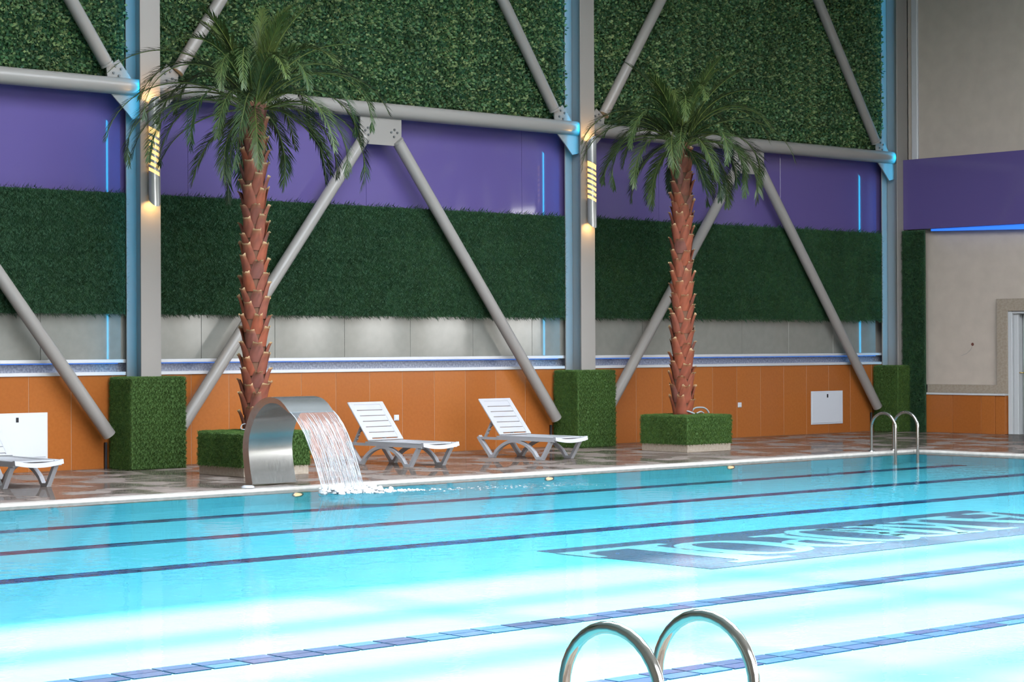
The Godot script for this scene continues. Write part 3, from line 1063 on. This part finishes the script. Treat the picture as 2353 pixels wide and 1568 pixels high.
func make_planter(at: Vector3, size: float, label: String) -> void:
	var p := thing("turf_planter", label, "planter", at, 0.0, "turf planters under the palms")
	var h := size / 2
	part(p, "stone_plinth", span_mesh(Vector3(-h + 0.012, 0, -h + 0.012), Vector3(h - 0.012, 0.12, h - 0.012), 0.006), M.stone)
	turf_box(p, Vector3(-h, 0.115, -h), Vector3(h, 0.52, h), true)

# ---------------------------------------------------------------- furniture
func make_lounger(called_at: Vector3, label: String, proto: Node3D) -> Node3D:
	if proto != null:
		var c: Node3D = proto.duplicate()
		c.name = numbered("sun_lounger")
		add_child(c)
		c.position = called_at
		c.set_meta("label", label)
		return c
	# local: x across (0 at the middle), z from the head (0) to the toe (1.60), y up
	var o := thing("sun_lounger", label, "sun lounger", called_at, 0.0, "white plastic loungers along the wall")
	var hw := 0.30
	for s in [-1.0, 1.0]:
		var st := new_st()
		var x: float = s * (hw - 0.03)
		var ax := Vector3(1, 0, 0)
		add_bar(st, [Vector3(x, 0.285, 0.0), Vector3(x, 0.24, 0.035), Vector3(x, 0.035, 0.235), Vector3(x, 0.018, 0.25)], ax, 0.055, 0.055)
		add_bar(st, [Vector3(x, 0.018, 0.22), Vector3(x, 0.018, 0.33)], ax, 0.055, 0.036)
		var arch := []
		for i in 15:
			var t := i / 14.0
			arch.append(Vector3(x, 0.015 + 0.225 * pow(sin(t * PI), 0.72), 0.31 + t * 0.90))
		add_bar(st, arch, ax, 0.055, 0.042)
		add_bar(st, [Vector3(x, 0.018, 1.20), Vector3(x, 0.018, 1.33)], ax, 0.055, 0.036)
		add_bar(st, [Vector3(x, 0.02, 1.315), Vector3(x, 0.25, 1.48)], ax, 0.055, 0.045)
		part(o, "leg_frame", done(st), M.plastic)
		st = new_st()
		add_bar(st, [Vector3(x, 0.262, 0.0), Vector3(x, 0.262, 0.42)], ax, 0.05, 0.035)
		add_bar(st, [Vector3(x, 0.275, 0.40), Vector3(x, 0.275, 1.56)], ax, 0.06, 0.055)
		part(o, "side_rail", done(st), M.plastic)
		st = new_st()
		add_bar(st, [Vector3(s * 0.235, 0.275, 0.09), Vector3(s * 0.235, 0.52, 0.255)], ax, 0.03, 0.03)
		for k in 3:
			add_box(st, Transform3D(Basis(Vector3.RIGHT, -0.6), Vector3(s * 0.235, 0.33 + k * 0.055, 0.145 + k * 0.037)), Vector3(0.03, 0.03, 0.025), 0.003)
		part(o, "back_prop", done(st), M.plastic)
	# seat: edge strips, slats with slots between, sagging toe edge
	var st2 := new_st()
	for s in [-1.0, 1.0]:
		span_box(st2, Vector3(s * 0.30 - (0.09 if s > 0 else 0.0), 0.292, 0.46), Vector3(s * 0.30 + (0.0 if s > 0 else 0.09), 0.312, 1.56), 0.004)
	part(o, "seat_edge", done(st2), M.plastic)
	var slat := box_mesh(Vector3(0.43, 0.018, 0.088), 0.004)
	for i in 11:
		var m := part(o, "seat_slat", slat, M.plastic)
		m.position = Vector3(0, 0.301 - 0.006 * sin(i / 10.0 * PI), 0.51 + i * 0.099)
	var toe := new_st()
	var prev := []
	flat(toe)
	for i in 13:
		var u := i / 12.0 * 2.0 - 1.0
		var sag := 0.035 * (1.0 - u * u)
		var x := u * 0.30
		prev.append([Vector3(x, 0.318 - sag, 1.55), Vector3(x, 0.318 - sag, 1.60), Vector3(x, 0.268 - sag, 1.61), Vector3(x, 0.268 - sag, 1.58)])
	for i in 12:
		for k in 4:
			var k2 := (k + 1) % 4
			quad(toe, prev[i][k], prev[i + 1][k], prev[i + 1][k2], prev[i][k2])
	quad(toe, prev[0][0], prev[0][1], prev[0][2], prev[0][3])
	quad(toe, prev[12][3], prev[12][2], prev[12][1], prev[12][0])
	part(o, "toe_bar", done(toe), M.plastic)
	# backrest, hinged at z 0.46
	var hinge := Vector3(0, 0.315, 0.46)
	var lean := Basis(Vector3.RIGHT, -0.74)            # local y runs up the backrest
	var back := part(o, "backrest", null, M.plastic)
	back.transform = Transform3D(lean, hinge)
	var bs := new_st()
	for s in [-1.0, 1.0]:
		span_box(bs, Vector3(s * 0.30 - (0.085 if s > 0 else 0.0), 0.0, -0.011), Vector3(s * 0.30 + (0.0 if s > 0 else 0.085), 0.645, 0.013), 0.006)
	span_box(bs, Vector3(-0.302, 0.61, -0.012), Vector3(0.302, 0.67, 0.015), 0.011)
	span_box(bs, Vector3(-0.24, 0.0, -0.010), Vector3(0.24, 0.022, 0.012), 0.004)
	back.mesh = done(bs)
	var bslat := box_mesh(Vector3(0.45, 0.086, 0.016), 0.003)
	for i in 6:
		var m := part(back, "back_slat", bslat, M.plastic)
		m.position = Vector3(0, 0.085 + i * 0.0965, 0.002)
	return o

func make_ladder(x: float, z_deck: float, z_pool: float, label: String, gap: float) -> void:
	var o := thing("pool_ladder", label, "pool ladder", Vector3(x, 0, z_deck), 0.0, "chrome pool ladders")
	var dz := z_pool - z_deck
	var rr := absf(dz) / 2
	for s in [0.0, 1.0]:
		var pts := [Vector3(s * gap, 0.0, 0), Vector3(s * gap, 0.35, 0)]
		for i in range(1, 16):
			var a := PI * i / 16.0
			pts.append(Vector3(s * gap, 0.35 + sin(a) * rr, dz / 2 - cos(a) * dz / 2))
		pts.append(Vector3(s * gap, 0.35, dz))
		pts.append(Vector3(s * gap, BED_Y + 0.01, dz))
		part(o, "handrail", tube_mesh(pts, [0.0215], 20), M.chrome)
		part(o, "foot_flange", tube_mesh([Vector3(s * gap, 0.002, 0), Vector3(s * gap, 0.02, 0), Vector3(s * gap, 0.026, 0)], [0.05, 0.048, 0.03], 20), M.chrome)

func make_fountain() -> void:
	var x0 := 13.40
	var x1 := 14.0
	var o := thing("waterfall_spout", "curved brushed steel waterfall spout standing on the pool edge", "waterfall spout", Vector3(13.7, 0, 4.0))
	var outer := []
	var inner := []
	var ol := [[3.95, 0.012], [3.915, 0.20], [3.89, 0.40], [3.905, 0.54], [3.95, 0.66], [4.04, 0.82], [4.12, 0.895], [4.23, 0.96], [4.33, 0.992], [4.43, 1.0], [4.55, 0.985], [4.63, 0.955], [4.69, 0.918], [4.75, 0.868], [4.79, 0.835]]
	var il := [[4.085, 0.012], [4.04, 0.18], [4.01, 0.36], [4.012, 0.49], [4.04, 0.60], [4.11, 0.735], [4.18, 0.81], [4.27, 0.88], [4.35, 0.918], [4.43, 0.933], [4.53, 0.93], [4.60, 0.912], [4.665, 0.884], [4.735, 0.850], [4.786, 0.829]]
	for i in ol.size():
		outer.append(Vector2(ol[i][0] - 4.0, ol[i][1]))
		inner.append(Vector2(il[i][0] - 4.0, il[i][1]))
	# refine the profile so that it bends smoothly
	for pass_ in 2:
		outer = refine(outer)
		inner = refine(inner)
	var st := new_st()
	add_extrusion_x(st, outer, inner, x0 - 13.7, x1 - 13.7)
	part(o, "curved_shell", done(st), M.brushed)
	var fl := new_st()
	span_box(fl, Vector3(-0.32, 0.012, -0.06), Vector3(0.32, 0.024, 0.10), 0.003)
	part(o, "base_plate", done(fl), M.chrome)
	# the falling sheet
	var sheet := thing("falling_water", "thin sheet of water pouring from the steel spout into pool", "water", Vector3(13.7, 0, 4.0))
	sheet.set_meta("kind", "stuff")
	var rn := FastNoiseLite.new()
	rn.seed = 4
	rn.frequency = 1.0
	var fall := func(u: float, t: float) -> Vector3:
		# t: 0 at the lip, 1 at the pool
		var z: float = 0.785 + 0.62 * t - 0.04 * t * t
		var y: float = 0.845 - 0.36 * t - 0.50 * t * t
		var x: float = u * (0.30 - 0.015 * t)
		var ripple: float = rn.get_noise_2d(u * 22.0, t * 1.2) * (0.004 + 0.022 * t) + rn.get_noise_2d(u * 60.0, t * 5.0) * 0.006
		return Vector3(x, y, z + ripple)
	var ss := new_st()
	smooth(ss)
	var nu := 90
	var nt := 30
	for i in nu:
		for j in nt:
			var u0 := i * 2.0 / nu - 1.0
			var u1 := (i + 1) * 2.0 / nu - 1.0
			var t0 := j / float(nt)
			var t1 := (j + 1) / float(nt)
			quad(ss, fall.call(u0, t0), fall.call(u1, t0), fall.call(u1, t1), fall.call(u0, t1))
	part(sheet, "water_sheet", done(ss), M.sheet)
	var strands := new_st()
	var r := RandomNumberGenerator.new()
	r.seed = 12
	for i in 150:
		var u := r.randf_range(-1, 1)
		if i < 16:
			u = (-1.0 if i % 2 == 0 else 1.0) * r.randf_range(0.96, 1.0)
		var a := r.randf_range(0.0, 0.85)
		var b := minf(1.0, a + r.randf_range(0.12, 0.5))
		if i < 16:
			a = 0.0
			b = 1.0
		var pts := []
		var rad := []
		for k in 8:
			var t := lerpf(a, b, k / 7.0)
			var p: Vector3 = fall.call(u + r.randf_range(-0.008, 0.008), t)
			pts.append(p + Vector3(0, 0, 0.004))
			rad.append(r.randf_range(0.002, 0.0045) * sin((k + 0.6) / 8.2 * PI) + 0.0006)
		add_tube(strands, pts, rad, 5, false)
	part(sheet, "water_strands", done(strands), M.strand)
	# foam where it lands
	var foam := thing("foam", "white foam churned up where the falling water lands", "foam", Vector3(13.7, WATER_Y, 5.36))
	foam.set_meta("kind", "stuff")
	var fs := new_st()
	for i in 260:
		var k := r.randf()
		var c := Vector3(r.randf_range(-0.34, 0.38) + k * k * 0.5, 0.0, r.randf_range(-0.05, 0.16) + k * k * 0.25)
		var rad := r.randf_range(0.012, 0.05) * (1.15 - k * 0.8)
		c.y = r.randf_range(-0.01, 0.07) * (1.0 - k)
		blob(fs, c, rad)
	for i in 260:
		var along := pow(r.randf(), 0.8)
		var c := Vector3(0.3 + along * 2.6, -0.004, 0.10 + along * 0.75 + r.randfn(0, 0.07 + 0.16 * along))
		blob(fs, c, r.randf_range(0.006, 0.022) * (1.1 - along * 0.75), 0.35)
	part(foam, "foam_bubbles", done(fs), M.foam)
	# small plastic cap beside the spout
	var cap := thing("plastic_cap", "small white plastic cap lying on coping beside steel spout", "cap", Vector3(13.10, 0.012, 4.42))
	part(cap, "cap_body", tube_mesh([Vector3(0, 0, 0), Vector3(0, 0.018, 0), Vector3(0, 0.026, 0)], [0.075, 0.07, 0.05], 20), M.plastic)

func refine(a: Array) -> Array:
	var out := [a[0]]
	for i in a.size() - 1:
		var p0: Vector2 = a[maxi(i - 1, 0)]
		var p1: Vector2 = a[i]
		var p2: Vector2 = a[i + 1]
		var p3: Vector2 = a[mini(i + 2, a.size() - 1)]
		out.append(p1.cubic_interpolate(p2, p0, p3, 0.5))
		out.append(p2)
	return out

func blob(st: SurfaceTool, c: Vector3, r: float, squash := 0.7) -> void:
	smooth(st)
	var n := 6
	var top := c + Vector3(0, r * squash, 0)
	for k in n:
		var a := TAU * k / n
		var b := TAU * (k + 1) / n
		var p0 := c + Vector3(cos(a) * r, -r * 0.2, sin(a) * r)
		var p1 := c + Vector3(cos(b) * r, -r * 0.2, sin(b) * r)
		var m0 := c + Vector3(cos(a) * r * 0.75, r * squash * 0.62, sin(a) * r * 0.75)
		var m1 := c + Vector3(cos(b) * r * 0.75, r * squash * 0.62, sin(b) * r * 0.75)
		quad(st, p0, m0, m1, p1)
		tri(st, m0, top, m1)

func make_small_things() -> void:
	var panels := [[12.30, 13.155, "white access panel low on orange tiles behind a sun lounger"], [28.01, 28.87, "white access panel low on orange tiles right of second palm"]]
	for p in panels:
		var w: float = p[1] - p[0]
		var o := thing("access_panel", p[2], "access panel", Vector3(p[0] + w / 2, 0.455, -0.028), 0.0, "white access panels")
		part(o, "panel_frame", span_mesh(Vector3(-w / 2, -0.29, 0), Vector3(w / 2, 0.29, 0.012), 0.003), M.panel_white)
		var d := part(o, "panel_door", span_mesh(Vector3(-w / 2 + 0.03, -0.265, 0.010), Vector3(w / 2 - 0.03, 0.255, 0.020), 0.003), M.panel_white)
		part(d, "lock_slot", span_mesh(Vector3(-0.018, 0.175, 0.018), Vector3(0.018, 0.235, 0.024)), M.black)
	var socks := [[18.78, 0.53, "white square wall socket behind the loungers"], [26.16, 0.55, "white square wall socket right of the second palm planter"]]
	for s in socks:
		var o := thing("wall_socket", s[2], "socket", Vector3(s[0], s[1], -0.030), 0.0, "white wall sockets")
		part(o, "face_plate", span_mesh(Vector3(-0.045, -0.042, 0), Vector3(0.045, 0.042, 0.012), 0.004), M.panel_white)
		part(o, "flap", span_mesh(Vector3(-0.032, -0.03, 0.010), Vector3(0.032, 0.03, 0.020), 0.004), M.panel_white)
	# bare cable outlet on the end wall
	var co := thing("cable_outlet", "small brown hole with a loose wire in cream wall", "cable outlet", Vector3(30.289, 1.55, 1.72))
	part(co, "outlet_ring", tube_mesh([Vector3(0, 0, 0), Vector3(-0.012, 0, 0)], [0.028, 0.022], 14), mat(rgb8(96, 54, 44), 0.7))
	part(co, "wire", tube_mesh([Vector3(-0.004, -0.02, 0.0), Vector3(-0.006, -0.09, -0.03), Vector3(-0.005, -0.16, -0.12), Vector3(-0.004, -0.20, -0.24)], [0.0018], 5), M.cable)
	# black down-pipes beside the brace feet
	for i in 3:
		var dp := thing("black_pipe", "thin black pipe at the wall foot beside the turf box of " + ["the first column", "the middle column", "the corner column"][i], "pipe", Vector3(COL_X[i] - 0.30, 0, 0.0))
		part(dp, "pipe", tube_mesh([Vector3(0, 0, 0), Vector3(0, 0.34, 0)], [0.02], 10), M.black)
	# conduits looping out of the second planter, a short one on the first
	var cc := thing("conduit", "grey flexible conduit looping over the rim of second palm planter", "conduit", Vector3(22.43, 0.52, 2.24))
	part(cc, "loop", tube_mesh(curve([Vector3(0.1, 0.02, 0.0), Vector3(0.16, 0.10, 0.02), Vector3(0.30, 0.11, 0.05), Vector3(0.38, 0.08, 0.06), Vector3(0.42, 0.03, 0.07)]), [0.013], 8), M.cable)
	part(cc, "loop", tube_mesh(curve([Vector3(-0.14, 0.09, 0.06), Vector3(-0.10, 0.06, 0.16), Vector3(-0.05, 0.03, 0.22)]), [0.013], 8), M.cable)
	part(cc, "loop", tube_mesh(curve([Vector3(0.10, 0.03, 0.12), Vector3(0.17, 0.055, 0.14), Vector3(0.22, 0.03, 0.15)]), [0.011], 8), M.cable)
	var c1 := thing("conduit", "thin grey conduit curling beside the trunk of the first palm", "conduit", Vector3(14.70, 0.52, 2.28))
	part(c1, "loop", tube_mesh(curve([Vector3(-0.12, 0.10, 0.0), Vector3(-0.19, 0.09, 0.0), Vector3(-0.22, 0.04, 0.02), Vector3(-0.17, 0.03, 0.05)]), [0.008], 8), M.cable)

func curve(pts: Array) -> Array:
	var c := Curve3D.new()
	for i in pts.size():
		var t: Vector3 = (pts[mini(i + 1, pts.size() - 1)] - pts[maxi(i - 1, 0)]) / 6.0
		c.add_point(pts[i], -t, t)
	var out := []
	for p in c.tessellate_even_length(4, 0.02):
		out.append(p)
	return out

func _ready() -> void:
	rng.seed = 2024
	make_view()
	make_materials()
	make_shell()
	make_floor()
	make_pool()
	make_steel()
	make_sconce(COL_X[0] + 0.14, "steel tube lamp with glowing spiral slots on column beside first palm")
	make_sconce(COL_X[1] + 0.14, "steel tube lamp with glowing spiral slots on column beside second palm")
	make_hedges()
	make_column_boxes()
	make_planter(Vector3(14.68, 0, 2.28), 0.98, "square turf planter on a stone plinth behind the steel spout")
	make_planter(Vector3(22.43, 0, 2.24), 0.95, "square turf planter on a stone plinth with conduits on top")
	make_palm(Vector3(14.70, 0, 2.28), "tall artificial palm with brown scaly trunk behind the steel waterfall spout", 3, 0.52, 4.47, 1.10, 0.9)
	make_palm(Vector3(22.36, 0, 2.24), "tall artificial palm with orange brown trunk in the planter with conduits", 8, 0.52, 4.47, 1.0, 0.9)
	var l := make_lounger(Vector3(19.55, 0, 1.21), "white plastic sun lounger nearest the middle turf column cover", null)
	make_lounger(Vector3(17.23, 0, 1.21), "white plastic sun lounger standing just behind the falling water", l)
	make_lounger(Vector3(11.48, 0, 1.16), "white plastic sun lounger in front of the first white access panel", l)
	make_ladder(24.0, 4.43, 4.86, "chrome ladder rails at the far corner of the pool", 0.52)
	make_ladder(5.02, 18.42, 17.95, "chrome ladder rails at the near edge of the pool", 0.47)
	make_fountain()
	make_small_things()
